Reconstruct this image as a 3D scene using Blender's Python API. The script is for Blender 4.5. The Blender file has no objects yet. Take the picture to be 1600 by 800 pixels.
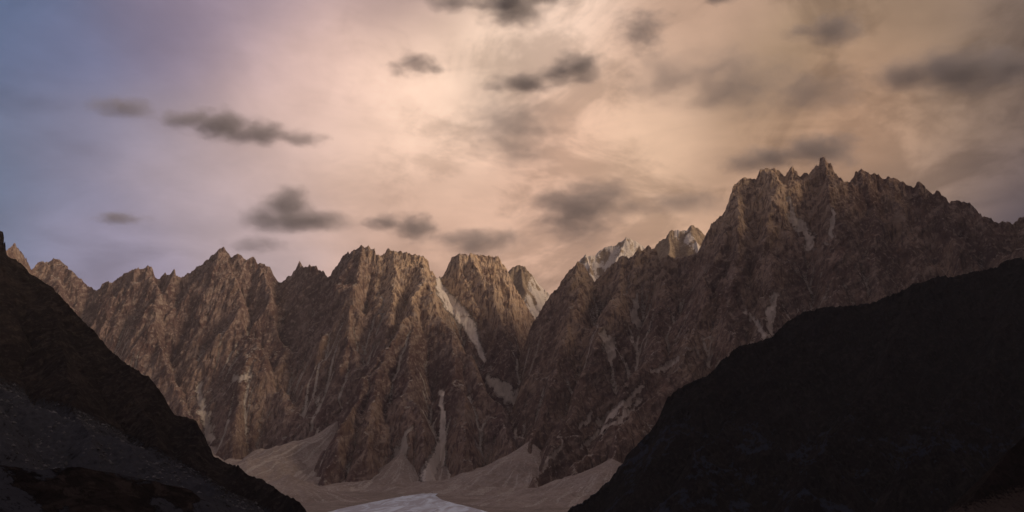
import bpy, math, random
import numpy as np

sc = bpy.context.scene
R = math.radians
rng = np.random.default_rng(7)

# ------------------------------------------------------------------ camera
F_PX = 1386.0                      # focal length in photo pixels (1600 wide)
PITCH = R(14.0)
CAM_Z = 160.0
cd = bpy.data.cameras.new('camera')
cd.sensor_width = 36.0
cd.lens = 36.0 * F_PX / 1600.0
cd.clip_start = 0.5
cd.clip_end = 200000.0
cam = bpy.data.objects.new('camera', cd)
cam.location = (0, 0, CAM_Z)
cam.rotation_euler = (math.pi / 2 + PITCH, 0, 0)
sc.collection.objects.link(cam)
sc.camera = cam


def direction(px, py):
    """unit ray of a photo pixel in the world"""
    a = (px - 800.0) / F_PX
    b = (400.0 - py) / F_PX
    v = np.array([a, math.cos(PITCH) - b * math.sin(PITCH), math.sin(PITCH) + b * math.cos(PITCH)])
    return v / np.linalg.norm(v)


def at(px, py, Y):
    d = direction(px, py)
    k = Y / d[1]
    return np.array([d[0] * k, Y, CAM_Z + d[2] * k])


def project(x, y, z):
    zz = z - CAM_Z
    c, s = math.cos(PITCH), math.sin(PITCH)
    depth = y * c + zz * s
    up = -y * s + zz * c
    return 800 + F_PX * x / depth, 400 - F_PX * up / depth


def lin(r, g, b, k=1.0):
    def f(u):
        u /= 255.0
        return u / 12.92 if u <= 0.04045 else ((u + 0.055) / 1.055) ** 2.4
    return (f(r) * k, f(g) * k, f(b) * k, 1.0)


# ------------------------------------------------------------------ light
SUN_AZ = 114.0      # degrees to the right of the view direction
SUN_EL = 19.0
SUN_STRENGTH = 2.5
SKY_STRENGTH = 0.05

world = bpy.data.worlds.new('World')
sc.world = world
world.use_nodes = True
nt = world.node_tree
nt.nodes.clear()


def N(tree, kind, **kw):
    n = tree.nodes.new(kind)
    for k, v in kw.items():
        setattr(n, k, v)
    return n


def math_node(tree, op, a, b=None, clamp=False):
    n = N(tree, 'ShaderNodeMath', operation=op, use_clamp=clamp)
    for i, v in enumerate((a, b)):
        if v is None:
            continue
        if isinstance(v, (int, float)):
            n.inputs[i].default_value = v
        else:
            tree.links.new(v, n.inputs[i])
    return n.outputs[0]


def vmath(tree, op, a, b=None, scale=None):
    n = N(tree, 'ShaderNodeVectorMath', operation=op)
    for i, v in enumerate((a, b)):
        if v is None:
            continue
        if isinstance(v, (tuple, list)):
            n.inputs[i].default_value = v
        else:
            tree.links.new(v, n.inputs[i])
    if scale is not None:
        if isinstance(scale, (int, float)):
            n.inputs['Scale'].default_value = scale
        else:
            tree.links.new(scale, n.inputs['Scale'])
    return n


def mix_col(tree, fac, a, b, blend='MIX'):
    n = N(tree, 'ShaderNodeMix', data_type='RGBA', blend_type=blend)
    for sock, v in ((n.inputs[0], fac), (n.inputs[6], a), (n.inputs[7], b)):
        if isinstance(v, (int, float)):
            sock.default_value = v
        elif isinstance(v, (tuple, list)):
            sock.default_value = v
        else:
            tree.links.new(v, sock)
    return n.outputs[2]


def noise_node(tree, vec, scale, detail=6, rough=0.55, dist=0.0, lac=2.0):
    n = N(tree, 'ShaderNodeTexNoise')
    n.inputs['Scale'].default_value = scale
    n.inputs['Detail'].default_value = detail
    n.inputs['Roughness'].default_value = rough
    n.inputs['Distortion'].default_value = dist
    n.inputs['Lacunarity'].default_value = lac
    if vec is not None:
        tree.links.new(vec, n.inputs['Vector'])
    return n.outputs['Fac']


def map_range(tree, v, a, b, c=0.0, d=1.0, smooth=True):
    n = N(tree, 'ShaderNodeMapRange', interpolation_type='SMOOTHSTEP' if smooth else 'LINEAR')
    tree.links.new(v, n.inputs[0])
    for i, q in enumerate((a, b, c, d)):
        n.inputs[i + 1].default_value = q
    return n.outputs[0]


tc = N(nt, 'ShaderNodeTexCoord')
dirv = tc.outputs['Generated']
# slow drift of the tints so that no edge of the glow is a clean circle
sep = N(nt, 'ShaderNodeSeparateXYZ')
nt.links.new(dirv, sep.inputs[0])
hz = math_node(nt, 'ADD', math_node(nt, 'ABSOLUTE', sep.outputs[2]), 0.22)
comb = N(nt, 'ShaderNodeCombineXYZ')
nt.links.new(math_node(nt, 'DIVIDE', sep.outputs[0], hz), comb.inputs[0])
nt.links.new(math_node(nt, 'DIVIDE', sep.outputs[1], hz), comb.inputs[1])
deck = comb.outputs[0]                               # a flat cloud deck seen from below
warpn = N(nt, 'ShaderNodeTexNoise')
warpn.inputs['Scale'].default_value = 2.2
warpn.inputs['Detail'].default_value = 4
nt.links.new(deck, warpn.inputs['Vector'])
woff = vmath(nt, 'SUBTRACT', warpn.outputs['Color'], (0.5, 0.5, 0.5)).outputs[0]
wdir = vmath(nt, 'ADD', dirv, vmath(nt, 'SCALE', woff, scale=0.07).outputs[0]).outputs[0]
wdir = vmath(nt, 'NORMALIZE', wdir).outputs[0]

# tints of the high overcast: (pixel x, pixel y, colour, sharpness)
TINTS = [
    (-40, -20, (82, 106, 142), 60), (-30, 310, (84, 107, 137), 60), (110, 70, (102, 108, 139), 70),
    (130, 290, (126, 124, 148), 70), (300, 45, (127, 116, 138), 70), (290, 275, (158, 143, 151), 80),
    (160, 420, (152, 142, 164), 70), (400, 20, (150, 132, 146), 80), (480, 110, (226, 190, 176), 80), (430, 230, (208, 178, 170), 80),
    (560, 230, (232, 196, 174), 80), (600, 5, (152, 128, 126), 110), (640, 120, (246, 208, 184), 90),
    (700, 280, (236, 195, 170), 80), (720, 140, (248, 216, 191), 90), (880, 50, (252, 218, 195), 110),
    (560, 360, (206, 170, 152), 80), (420, 390, (178, 158, 160), 70), (640, 420, (200, 160, 138), 80), (760, 370, (208, 168, 144), 80),
    (900, 240, (228, 184, 158), 80), (1010, 235, (250, 210, 176), 100), (1000, 140, (206, 170, 146), 80), (1060, 310, (200, 160, 132), 80),
    (1090, 60, (184, 150, 128), 80), (1200, 150, (154, 129, 102), 80), (1210, 240, (190, 150, 122), 80), (1400, 40, (160, 132, 108), 70),
    (1350, 195, (222, 174, 140), 90), (1500, 200, (162, 134, 110), 80), (1610, 350, (56, 54, 70), 130), (1560, 310, (66, 60, 70), 130), (1640, 270, (74, 68, 80), 100),
    (1440, 300, (150, 124, 108), 90), (1640, 40, (122, 104, 94), 60), (1640, 180, (128, 106, 94), 70), (900, 440, (204, 164, 140), 80),
    # the sky goes on in the same way beyond the frame
    (800, -500, (196, 168, 154), 14), (-700, 200, (104, 112, 138), 12), (2300, 200, (104, 92, 92), 12),
]
acc_c = None
acc_w = None
for (px, py, col, k) in TINTS:
    d = direction(px, py)
    dt = vmath(nt, 'DOT_PRODUCT', wdir, tuple(d)).outputs['Value']
    w = math_node(nt, 'EXPONENT', math_node(nt, 'MULTIPLY', math_node(nt, 'SUBTRACT', dt, 1.0), float(k) * (5.0 if k > 20 else 1.0)))
    if k < 20:
        w = math_node(nt, 'MULTIPLY', w, 0.02)
    c = vmath(nt, 'SCALE', lin(*col)[:3], scale=w).outputs[0]
    acc_c = c if acc_c is None else vmath(nt, 'ADD', acc_c, c).outputs[0]
    acc_w = w if acc_w is None else math_node(nt, 'ADD', acc_w, w)
# faint blue-grey dusk everywhere else
base_w = 0.0006
dusk = lin(122, 112, 116)
acc_c = vmath(nt, 'ADD', acc_c, tuple(base_w * v for v in dusk[:3])).outputs[0]
acc_w = math_node(nt, 'ADD', acc_w, base_w)
tint = vmath(nt, 'SCALE', acc_c, scale=math_node(nt, 'DIVIDE', 1.0, acc_w)).outputs[0]
# texture of the overcast
n1 = noise_node(nt, deck, 1.35, 8, 0.58, 0.6)
n2 = noise_node(nt, vmath(nt, 'MULTIPLY', deck, (1.0, 1.3, 1)).outputs[0], 3.4, 9, 0.6, 0.5)
t1 = map_range(nt, n1, 0.34, 0.66, 0.92, 1.16)
t2 = map_range(nt, n2, 0.30, 0.70, 0.93, 1.07)
n3 = noise_node(nt, vmath(nt, 'ADD', deck, (8.3, 5.2, 0.0)).outputs[0], 2.1, 7, 0.52, 0.9)
t3 = map_range(nt, n3, 0.45, 0.72, 1.05, 0.82)
tint = vmath(nt, 'SCALE', tint, scale=math_node(nt, 'MULTIPLY', math_node(nt, 'MULTIPLY', t1, t2), t3)).outputs[0]
# ragged grey-brown veils, thicker towards the right and overhead than over the blue left
n4 = noise_node(nt, vmath(nt, 'MULTIPLY', vmath(nt, 'ADD', deck, (2.6, 7.3, 0.0)).outputs[0], (1.0, 0.8, 1.0)).outputs[0], 2.9, 10, 0.60, 1.3)
n5 = noise_node(nt, vmath(nt, 'ADD', deck, (11.6, 3.1, 0.0)).outputs[0], 6.5, 9, 0.62, 0.8)
veil = math_node(nt, 'ADD', math_node(nt, 'MULTIPLY', n4, 0.72), math_node(nt, 'MULTIPLY', n5, 0.28))
veil = map_range(nt, veil, 0.44, 0.60, 0.0, 1.0)
side = map_range(nt, vmath(nt, 'DOT_PRODUCT', dirv, tuple(direction(1500, 60))).outputs['Value'], 0.72, 0.93, 0.08, 0.85)
veil = math_node(nt, 'MULTIPLY', veil, side)
tint = mix_col(nt, veil, tint, vmath(nt, 'MULTIPLY', tint, (0.58, 0.57, 0.56)).outputs[0])
tint = vmath(nt, "SCALE", tint, scale=1.10).outputs[0]
sky = N(nt, 'ShaderNodeTexSky', sky_type='NISHITA')
sky.sun_disc = False
sky.sun_elevation = R(SUN_EL)
sky.sun_rotation = R(SUN_AZ)
sky.altitude = 2500
clear = vmath(nt, 'SCALE', sky.outputs[0], scale=0.03).outputs[0]
tot = vmath(nt, 'ADD', vmath(nt, 'SCALE', tint, scale=1.0 / SKY_STRENGTH).outputs[0], clear).outputs[0]
bg = N(nt, 'ShaderNodeBackground')
bg.inputs['Strength'].default_value = SKY_STRENGTH
nt.links.new(tot, bg.inputs['Color'])
wo = N(nt, 'ShaderNodeOutputWorld')
nt.links.new(bg.outputs[0], wo.inputs['Surface'])

sd = bpy.data.lights.new('sun', 'SUN')
sd.energy = SUN_STRENGTH
sd.angle = R(18)
sd.color = (1.0, 0.76, 0.53)
sun = bpy.data.objects.new('sun', sd)
sc.collection.objects.link(sun)
sun.rotation_euler = (R(90 - SUN_EL), 0, R(180 - SUN_AZ))

sc.view_settings.view_transform = 'Standard'
sc.view_settings.look = 'None'
sc.view_settings.exposure = 0.0
sc.view_settings.gamma = 1.0
sc.view_settings.use_curve_mapping = False
sc.cycles.use_denoising = True
sc.cycles.max_bounces = 4
sc.cycles.diffuse_bounces = 2
sc.cycles.volume_bounces = 0
sc.cycles.volume_step_rate = 0.6
sc.cycles.volume_max_steps = 256
sc.cycles.use_adaptive_sampling = True

# ------------------------------------------------------------------ numpy tools


def perlin(x, y, seed):
    r = np.random.default_rng(seed)
    perm = r.permutation(256)
    ang = r.random(256) * 2 * np.pi
    gx, gy = np.cos(ang), np.sin(ang)
    x0 = np.floor(x).astype(np.int64)
    y0 = np.floor(y).astype(np.int64)
    fx, fy = x - x0, y - y0

    def g(ix, iy, dx, dy):
        h = perm[(perm[ix & 255] + iy) & 255]
        return gx[h] * dx + gy[h] * dy
    u = fx * fx * fx * (fx * (fx * 6 - 15) + 10)
    v = fy * fy * fy * (fy * (fy * 6 - 15) + 10)
    a = g(x0, y0, fx, fy)
    b = g(x0 + 1, y0, fx - 1, fy)
    c = g(x0, y0 + 1, fx, fy - 1)
    d = g(x0 + 1, y0 + 1, fx - 1, fy - 1)
    return ((a * (1 - u) + b * u) * (1 - v) + (c * (1 - u) + d * u) * v) * 1.5


def fbm(x, y, wl, octs, seed, gain=0.5):
    s = np.zeros_like(x)
    a = 1.0
    for o in range(octs):
        s += a * perlin(x / wl + 17.3 * o, y / wl - 9.1 * o, seed + o)
        wl *= 0.5
        a *= gain
    return s


def ridged(x, y, wl, octs, seed, gain=0.5):
    s = np.zeros_like(x)
    a = 1.0
    tot = 0
    for o in range(octs):
        s += a * (1 - 2 * np.abs(perlin(x / wl + 5.7 * o, y / wl + 3.3 * o, seed + o)))
        tot += a
        wl *= 0.5
        a *= gain
    return s / tot


def smooth(a, b, v):
    t = np.clip((v - a) / (b - a), 0, 1)
    return t * t * (3 - 2 * t)


def flow_receivers(z, cell):
    ny, nx = z.shape
    zp = np.pad(z, 1, mode='edge')
    best = np.zeros_like(z)
    rcv = np.arange(ny * nx).reshape(ny, nx)
    base = rcv.copy()
    for dy in (-1, 0, 1):
        for dx in (-1, 0, 1):
            if dx == 0 and dy == 0:
                continue
            s = (z - zp[1 + dy:1 + dy + ny, 1 + dx:1 + dx + nx]) / (cell * math.hypot(dx, dy))
            if dy == -1: s[0, :] = -1
            if dy == 1: s[-1, :] = -1
            if dx == -1: s[:, 0] = -1
            if dx == 1: s[:, -1] = -1
            m = s > best
            best[m] = s[m]
            rcv[m] = base[m] + dy * nx + dx
    return best, rcv


def erode(z, cell, iters, K, talus=2.4, sub=8, smoothk=0.0):
    ny, nx = z.shape
    n = ny * nx
    acc = np.ones(n)
    for it in range(iters):
        s, rcv = flow_receivers(z, cell)
        r = rcv.ravel()
        w = (r != np.arange(n)).astype(float)
        for _ in range(sub if it else 60):
            acc = 1 + np.bincount(r, weights=acc * w, minlength=n)
        A = acc.reshape(ny, nx) * cell * cell
        dz = K * np.sqrt(A) * s
        drop = s * cell
        z = z - np.minimum(dz, 0.45 * drop)
        ex = s - talus
        m = ex > 0
        mv = np.where(m, ex * cell * 0.3, 0)
        z = z - mv
        if smoothk:
            zp = np.pad(z, 1, mode='edge')
            av = (zp[:-2, 1:-1] + zp[2:, 1:-1] + zp[1:-1, :-2] + zp[1:-1, 2:]) * 0.25
            z = z + smoothk * (av - z)
    return z, acc.reshape(ny, nx)


def cubic_up(z, xs, ys, xn, yn):
    """Catmull-Rom resample of z(ys,xs) on regular axes to xn, yn"""
    def ax(z, s, n):
        t = (n - s[0]) / (s[1] - s[0])
        i = np.clip(np.floor(t).astype(int), 0, len(s) - 2)
        f = np.clip(t - i, 0, 1)[:, None]
        g = lambda k: z[np.clip(i + k, 0, len(s) - 1)]
        p0, p1, p2, p3 = g(-1), g(0), g(1), g(2)
        return p1 + 0.5 * f * (p2 - p0 + f * (2 * p0 - 5 * p1 + 4 * p2 - p3 + f * (3 * (p1 - p2) + p3 - p0)))
    a = ax(z, ys, yn)
    return ax(a.T, xs, xn).T


def ridge_field(X, Y, lines, slope_noise):
    """height of the roof spanned by ridge lines; lines: (group, side slope, [(x,y,z)...])"""
    H = np.full(X.shape, -1e9)
    G = np.zeros(X.shape, int)
    for (grp, sl, pts) in lines:
        for a, b in zip(pts[:-1], pts[1:]):
            ab = b[:2] - a[:2]
            L2 = max(float(ab @ ab), 1e-6)
            t = np.clip(((X - a[0]) * ab[0] + (Y - a[1]) * ab[1]) / L2, 0, 1)
            d = np.hypot(X - a[0] - t * ab[0], Y - a[1] - t * ab[1])
            h = a[2] + t * (b[2] - a[2]) - sl * slope_noise * d
            m = h > H
            H[m] = h[m]
            G[m] = grp
    return H, G


def line(*pts):
    return [at(*p) for p in pts]


def fit_skyline(X, Y, Z, sel, target, fade_lo=130.0, fade_hi=30.0, passes=3, jag=0.0, clip=None):
    """raise or lower the crest of the selected cells so that its outline runs through the traced points"""
    tx = np.array([p[0] for p in target], float)
    ty = np.array([p[1] for p in target], float)
    step = 2.0
    edges = np.arange(tx[0], tx[-1] + step, step)
    nb = len(edges)
    tgt = np.interp(edges, tx, ty)
    if jag:
        e0 = edges + 0.0
        tgt = tgt + jag * (0.9 * np.abs(perlin(e0 / 11.0, e0 * 0 + 3.3, 901)) * 3 + np.abs(perlin(e0 / 5.0, e0 * 0 + 7.7, 903)) * 2.0 - 1.5)
    for ps in range(passes):
        PX, PY = project(X, Y, Z)
        b = np.round((PX - edges[0]) / step).astype(int)
        ok = sel & (b >= 0) & (b < nb)
        bi = b[ok]
        pv = PY[ok]
        cur = np.full(nb, 1e9)
        np.minimum.at(cur, bi, pv)
        order = np.argsort(pv)
        ycrest = np.full(nb, np.nan)
        yy = Y[ok]
        # depth of the crest cell in every column
        first = np.full(nb, -1)
        rev = order[::-1]
        first[bi[rev]] = rev
        good = first >= 0
        ycrest[good] = yy[first[good]]
        idx = np.arange(nb)
        cur[~good] = np.interp(idx[~good], idx[good], cur[good])
        ycrest[~good] = np.interp(idx[~good], idx[good], ycrest[good])
        dpy = cur - tgt                      # >0: crest too low on screen
        ker = np.exp(-0.5 * (np.arange(-12, 13) / 5.0) ** 2)
        ker /= ker.sum()
        lo = np.convolve(np.pad(dpy, 12, mode='edge'), ker, mode='valid')
        hi = dpy - lo
        bc = np.clip((PX - edges[0]) / step, 0, nb - 1)
        taper = smooth(-25, 0, PX - edges[0]) * smooth(-25, 0, edges[-1] - PX)
        lo_v = np.interp(bc.ravel(), idx, lo).reshape(X.shape)
        hi_v = np.interp(bc.ravel(), idx, hi).reshape(X.shape)
        cr_v = np.interp(bc.ravel(), idx, cur).reshape(X.shape)
        yc_v = np.interp(bc.ravel(), idx, ycrest).reshape(X.shape)
        below = PY - cr_v
        w_lo = 1 - smooth(0, fade_lo, below)
        w_hi = (1 - smooth(0, fade_hi, below)) * (1 - smooth(60, 160, np.abs(Y - yc_v)))
        dz = (w_lo * lo_v + w_hi * hi_v * 0.9) * np.hypot(Y, Z - CAM_Z) / F_PX * 1.06
        Z = np.where(sel, Z + dz * taper, Z)
    return Z


def grid_axes(x0, x1, y0, y1, c):
    return np.arange(x0, x1 + c, c), np.arange(y0, y1 + c, c)


def grid_mesh(name, X, Y, Z, keep, attrs, mat, flat=True):
    """mesh of the grid cells flagged in keep (cell array); attrs: dict of vertex arrays"""
    ny, nx = Z.shape
    idx = np.arange(ny * nx).reshape(ny, nx)
    q = np.stack([idx[:-1, :-1], idx[:-1, 1:], idx[1:, 1:], idx[1:, :-1]], -1)[keep]
    used = np.zeros(ny * nx, bool)
    used[q.ravel()] = True
    remap = np.cumsum(used) - 1
    q = remap[q].astype(np.int32)
    co = np.stack([X.ravel(), Y.ravel(), Z.ravel()], -1)[used]
    org = np.array([co[:, 0].mean(), co[:, 1].mean(), 0.0])
    me = bpy.data.meshes.new(name)
    me.vertices.add(len(co))
    me.vertices.foreach_set('co', (co - org).astype(np.float32).ravel())
    me.loops.add(len(q) * 4)
    me.loops.foreach_set('vertex_index', q.ravel())
    me.polygons.add(len(q))
    me.polygons.foreach_set('loop_start', np.arange(0, len(q) * 4, 4, dtype=np.int32))
    me.update(calc_edges=True)
    for k, v in attrs.items():
        at_ = me.attributes.new(k, 'FLOAT', 'POINT')
        at_.data.foreach_set('value', v.ravel()[used].astype(np.float32))
    me.polygons.foreach_set('use_smooth', np.full(len(q), not flat))
    me.materials.append(mat)
    o = bpy.data.objects.new(name, me)
    o.location = org
    sc.collection.objects.link(o)
    return o


def tag(o, label, category=None, kind=None, group=None):
    o['label'] = label
    if category:
        o['category'] = category
    if kind:
        o['kind'] = kind
    if group:
        o['group'] = group
    return o


def seg_dist(PX, PY, pts):
    """screen distance (photo pixels) to a traced streak with per-point half width; <1 inside"""
    best = np.full(PX.shape, 1e9)
    for a, b in zip(pts[:-1], pts[1:]):
        abx, aby = b[0] - a[0], b[1] - a[1]
        L2 = abx * abx + aby * aby
        t = np.clip(((PX - a[0]) * abx + (PY - a[1]) * aby) / L2, 0, 1)
        d = np.hypot(PX - a[0] - t * abx, PY - a[1] - t * aby) / (a[2] + t * (b[2] - a[2]))
        best = np.minimum(best, d)
    return best


# ------------------------------------------------------------------ materials


def attr(tree, name):
    n = N(tree, 'ShaderNodeAttribute', attribute_name=name)
    return n.outputs['Fac']


def rock_material(name, dark, mid, pale, scree, wl=1.0, bump=1.0, snow=(0.70, 0.62, 0.55, 1), rough=0.95):
    m = bpy.data.materials.new(name)
    m.use_nodes = True
    t = m.node_tree
    bs = t.nodes['Principled BSDF']
    geo = N(t, 'ShaderNodeNewGeometry')
    pos = geo.outputs['Position']
    km = vmath(t, 'SCALE', pos, scale=0.001 / wl).outputs[0]
    big = noise_node(t, km, 1.6, 5, 0.6, 0.8)
    fine = noise_node(t, km, 22.0, 8, 0.68, 0.5)
    # steeply dipping beds
    rot = N(t, 'ShaderNodeVectorRotate', rotation_type='EULER_XYZ')
    rot.inputs['Rotation'].default_value = (R(12), R(38), R(10))
    t.links.new(km, rot.inputs['Vector'])
    beds = noise_node(t, vmath(t, 'MULTIPLY', rot.outputs[0], (3.5, 3.5, 14.0)).outputs[0], 1.0, 6, 0.62, 0.7)
    falls = noise_node(t, vmath(t, 'MULTIPLY', km, (30.0, 30.0, 4.5)).outputs[0], 1.0, 7, 0.65, 0.5)
    mids = noise_node(t, km, 7.0, 6, 0.66, 1.0)
    c = mix_col(t, map_range(t, big, 0.38, 0.62), dark, mid)
    c = mix_col(t, math_node(t, 'MULTIPLY', attr(t, 'tan'), map_range(t, mids, 0.36, 0.56, 0.55, 1.0)), c, (0.64, 0.465, 0.31, 1))  # golden light of the high faces mixed into the rock colour
    c = mix_col(t, math_node(t, 'MULTIPLY', map_range(t, mids, 0.50, 0.38), 0.62), c, dark)
    c = mix_col(t, math_node(t, 'MULTIPLY', map_range(t, mids, 0.56, 0.68), 0.35), c, pale)
    c = mix_col(t, math_node(t, 'MULTIPLY', map_range(t, beds, 0.44, 0.70), 0.55), c, pale)
    c = mix_col(t, math_node(t, 'MULTIPLY', map_range(t, falls, 0.53, 0.39), 0.85), c, dark)
    c = mix_col(t, math_node(t, 'MULTIPLY', map_range(t, fine, 0.52, 0.63), 0.60), c, pale)
    sa = attr(t, 'scree')
    brk = map_range(t, noise_node(t, km, 55.0, 6, 0.7), 0.30, 0.62, -0.35, 0.35)
    sfac = map_range(t, math_node(t, 'ADD', sa, math_node(t, 'MULTIPLY', brk, map_range(t, sa, 0.0, 0.35))), 0.32, 0.68)
    sc2 = mix_col(t, map_range(t, falls, 0.35, 0.65), tuple(0.78 * v for v in scree[:3]) + (1,), scree)
    c = mix_col(t, sfac, c, sc2)
    na = attr(t, 'snow')
    nfac = map_range(t, math_node(t, 'ADD', na, math_node(t, 'MULTIPLY', brk, map_range(t, na, 0.0, 0.35))), 0.36, 0.60)
    c = mix_col(t, nfac, c, snow)
    t.links.new(c, bs.inputs['Base Color'])
    bs.inputs['Roughness'].default_value = rough
    bs.inputs['Specular IOR Level'].default_value = 0.03
    b = N(t, 'ShaderNodeBump')
    b.inputs['Strength'].default_value = 0.9 * bump
    b.inputs['Distance'].default_value = 22.0 * wl
    hh = math_node(t, 'ADD', math_node(t, 'MULTIPLY', fine, 1.0),
                   math_node(t, 'ADD', math_node(t, 'MULTIPLY', falls, 0.9), math_node(t, 'MULTIPLY', beds, 0.5)))
    hh = math_node(t, 'MULTIPLY', hh, math_node(t, 'SUBTRACT', 1.0, math_node(t, 'MULTIPLY', sfac, 0.75)))
    t.links.new(hh, b.inputs['Height'])
    t.links.new(b.outputs[0], bs.inputs['Normal'])
    return m


M_RANGE = rock_material('range_rock', (0.092, 0.051, 0.047, 1), (0.225, 0.152, 0.128, 1), (0.42, 0.335, 0.28, 1), (0.52, 0.45, 0.39, 1))
M_MASSIF = rock_material('massif_rock', (0.085, 0.050, 0.042, 1), (0.21, 0.137, 0.105, 1), (0.42, 0.325, 0.26, 1), (0.48, 0.40, 0.34, 1))
M_FAR = rock_material('far_rock', (0.22, 0.16, 0.115, 1), (0.36, 0.27, 0.19, 1), (0.46, 0.37, 0.27, 1), (0.4, 0.35, 0.3, 1))
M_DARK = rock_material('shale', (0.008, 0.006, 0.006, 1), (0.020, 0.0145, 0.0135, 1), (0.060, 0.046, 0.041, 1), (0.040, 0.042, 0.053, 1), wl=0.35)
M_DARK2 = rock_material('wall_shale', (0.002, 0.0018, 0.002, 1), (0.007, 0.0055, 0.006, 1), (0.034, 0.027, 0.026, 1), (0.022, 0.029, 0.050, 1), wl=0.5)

# ------------------------------------------------------------------ traced outlines
SKY_RANGE = [(-60, 400), (0, 388), (12, 392), (24.5, 380), (37, 395), (46, 410), (51, 422), (60, 412), (67, 409), (82, 410), (87, 403), (92, 406),
    (104, 414), (120, 430), (137, 445), (153, 456), (160, 445), (170, 441), (175, 444), (185, 437), (196, 430), (202, 427), (213, 421),
    (221, 420), (234, 417), (241, 420), (245, 434), (250, 438), (253, 432.5), (260, 427.5), (265, 432), (271, 427), (273, 420), (275.6, 426),
    (282.5, 435.6), (291, 430.6), (310, 418), (324, 407.5), (340, 395), (350, 386), (357.5, 396), (363, 403), (370, 399), (376, 399),
    (385.6, 407), (395.6, 402), (400.6, 405), (404, 413), (415, 414), (422.5, 418), (430, 432.5), (435, 440.6), (440, 442), (447.5, 435.6),
    (457.5, 429), (462.5, 419), (467.5, 408), (472.5, 414), (477, 421), (484, 415), (492.5, 416), (501, 422), (510, 428), (515, 434),
    (520, 425), (527.5, 417.5), (533, 405), (545, 395), (559, 390), (565, 382.5), (571, 388), (576, 385.6), (580.6, 390.6), (586, 389),
    (589, 396), (594, 400.6), (600, 396), (608, 389), (615, 393), (625, 394), (634, 396), (649, 399), (661, 400.6), (666, 404),
    (671, 412.5), (673, 425), (676, 424), (680.6, 431), (682.5, 437.5), (685, 434), (691, 434), (696, 424), (701, 414), (706, 402.5),
    (715, 399), (745, 398), (760, 400), (770, 402), (779.5, 402.5), (785.5, 413), (794.5, 426), (799, 438.5), (808, 455), (826, 483.5), (840, 505)]
SKY_MASSIF = [(836, 500), (839.5, 492.5), (850, 476), (862, 459.5), (871, 452), (880, 435.5), (891, 421), (902, 411), (911, 413.5), (919.5, 427.5),
    (928, 440), (944, 427.5), (947.5, 419), (958, 413.5), (972, 400), (982.5, 406.5), (995, 392.5), (998, 386), (1002, 394), (1012, 384.6),
    (1017.5, 393), (1024, 390), (1030, 408), (1042, 401), (1052, 403), (1070, 403), (1087.5, 397), (1094.5, 384), (1101, 368), (1110, 351),
    (1122.5, 340.5), (1131, 332), (1139.5, 306.5), (1146, 289.5), (1158.6, 280), (1171, 281), (1180, 282), (1186, 268), (1199, 265),
    (1209.6, 263), (1218, 270), (1224.4, 276.7), (1235, 262), (1250, 275.7), (1257, 271.4), (1262.7, 274.6), (1273, 257.6), (1278.6, 262),
    (1280, 248), (1287, 245), (1291, 255.5), (1296.6, 257.6), (1303, 270), (1316, 286), (1324, 286), (1330, 280), (1334, 271), (1343, 266),
    (1356, 272), (1360, 274.7), (1369, 274), (1381.6, 281), (1384, 278.4), (1395.6, 279), (1409, 287), (1425.6, 298), (1427.5, 290.6),
    (1431, 286), (1440.6, 293.4), (1453.8, 306.6), (1461, 299), (1470.6, 306.6), (1482, 317), (1491, 313), (1499, 316), (1511, 318),
    (1519, 325), (1534, 339), (1553, 348), (1572, 349), (1579, 350.6), (1592.5, 341), (1600, 336), (1660, 300), (1750, 270)]
SKY_LEFT = [(-300, 60), (-150, 180), (-40, 330), (0, 362), (6, 363), (10, 385), (13, 400), (28, 407), (50, 428), (83, 450), (110, 478), (117, 487), (150, 520), (172, 547),
    (200, 570), (235, 590), (255, 615), (262, 630), (275, 650), (305, 654), (318, 675), (330, 700), (335, 712), (355, 725), (372, 727),
    (385, 740), (415, 752), (440, 770), (465, 780), (480, 800)]
SKY_WALL = [(885, 800), (930, 770), (960, 745), (985, 710), (1015, 680), (1030, 655), (1040, 625), (1060, 605), (1100, 588), (1125, 565), (1150, 548),
    (1200, 532), (1225, 510), (1250, 490), (1300, 485), (1345, 470), (1400, 462), (1430, 442), (1480, 430), (1540, 430), (1575, 410), (1600, 400),
    (1700, 330), (1900, 200)]
SKY_SNOW = [(880, 440), (905.5, 408), (914, 398), (926.5, 401), (939, 391), (951, 383), (958, 385.5), (979, 371.5), (989.5, 375), (1000, 382), (1020, 395), (1060, 420)]
SKY_GOLD = [(990, 410), (1024, 385.5), (1030, 376), (1040, 373), (1047, 359), (1060, 360), (1072, 360), (1080.5, 351.5), (1091, 356.5), (1100, 366), (1130, 390)]
SKY_NOTCH = [(770, 450), (790, 427), (800.5, 418), (811, 414), (820, 417.5), (829, 426.5), (839.5, 440), (850, 452), (857.5, 458), (880, 490), (900, 510)]


def crest(outline, depth):
    xs = [d[0] for d in depth]
    ys = [d[1] for d in depth]
    return [at(px, py, float(np.interp(px, xs, ys))) for px, py in outline]


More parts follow.
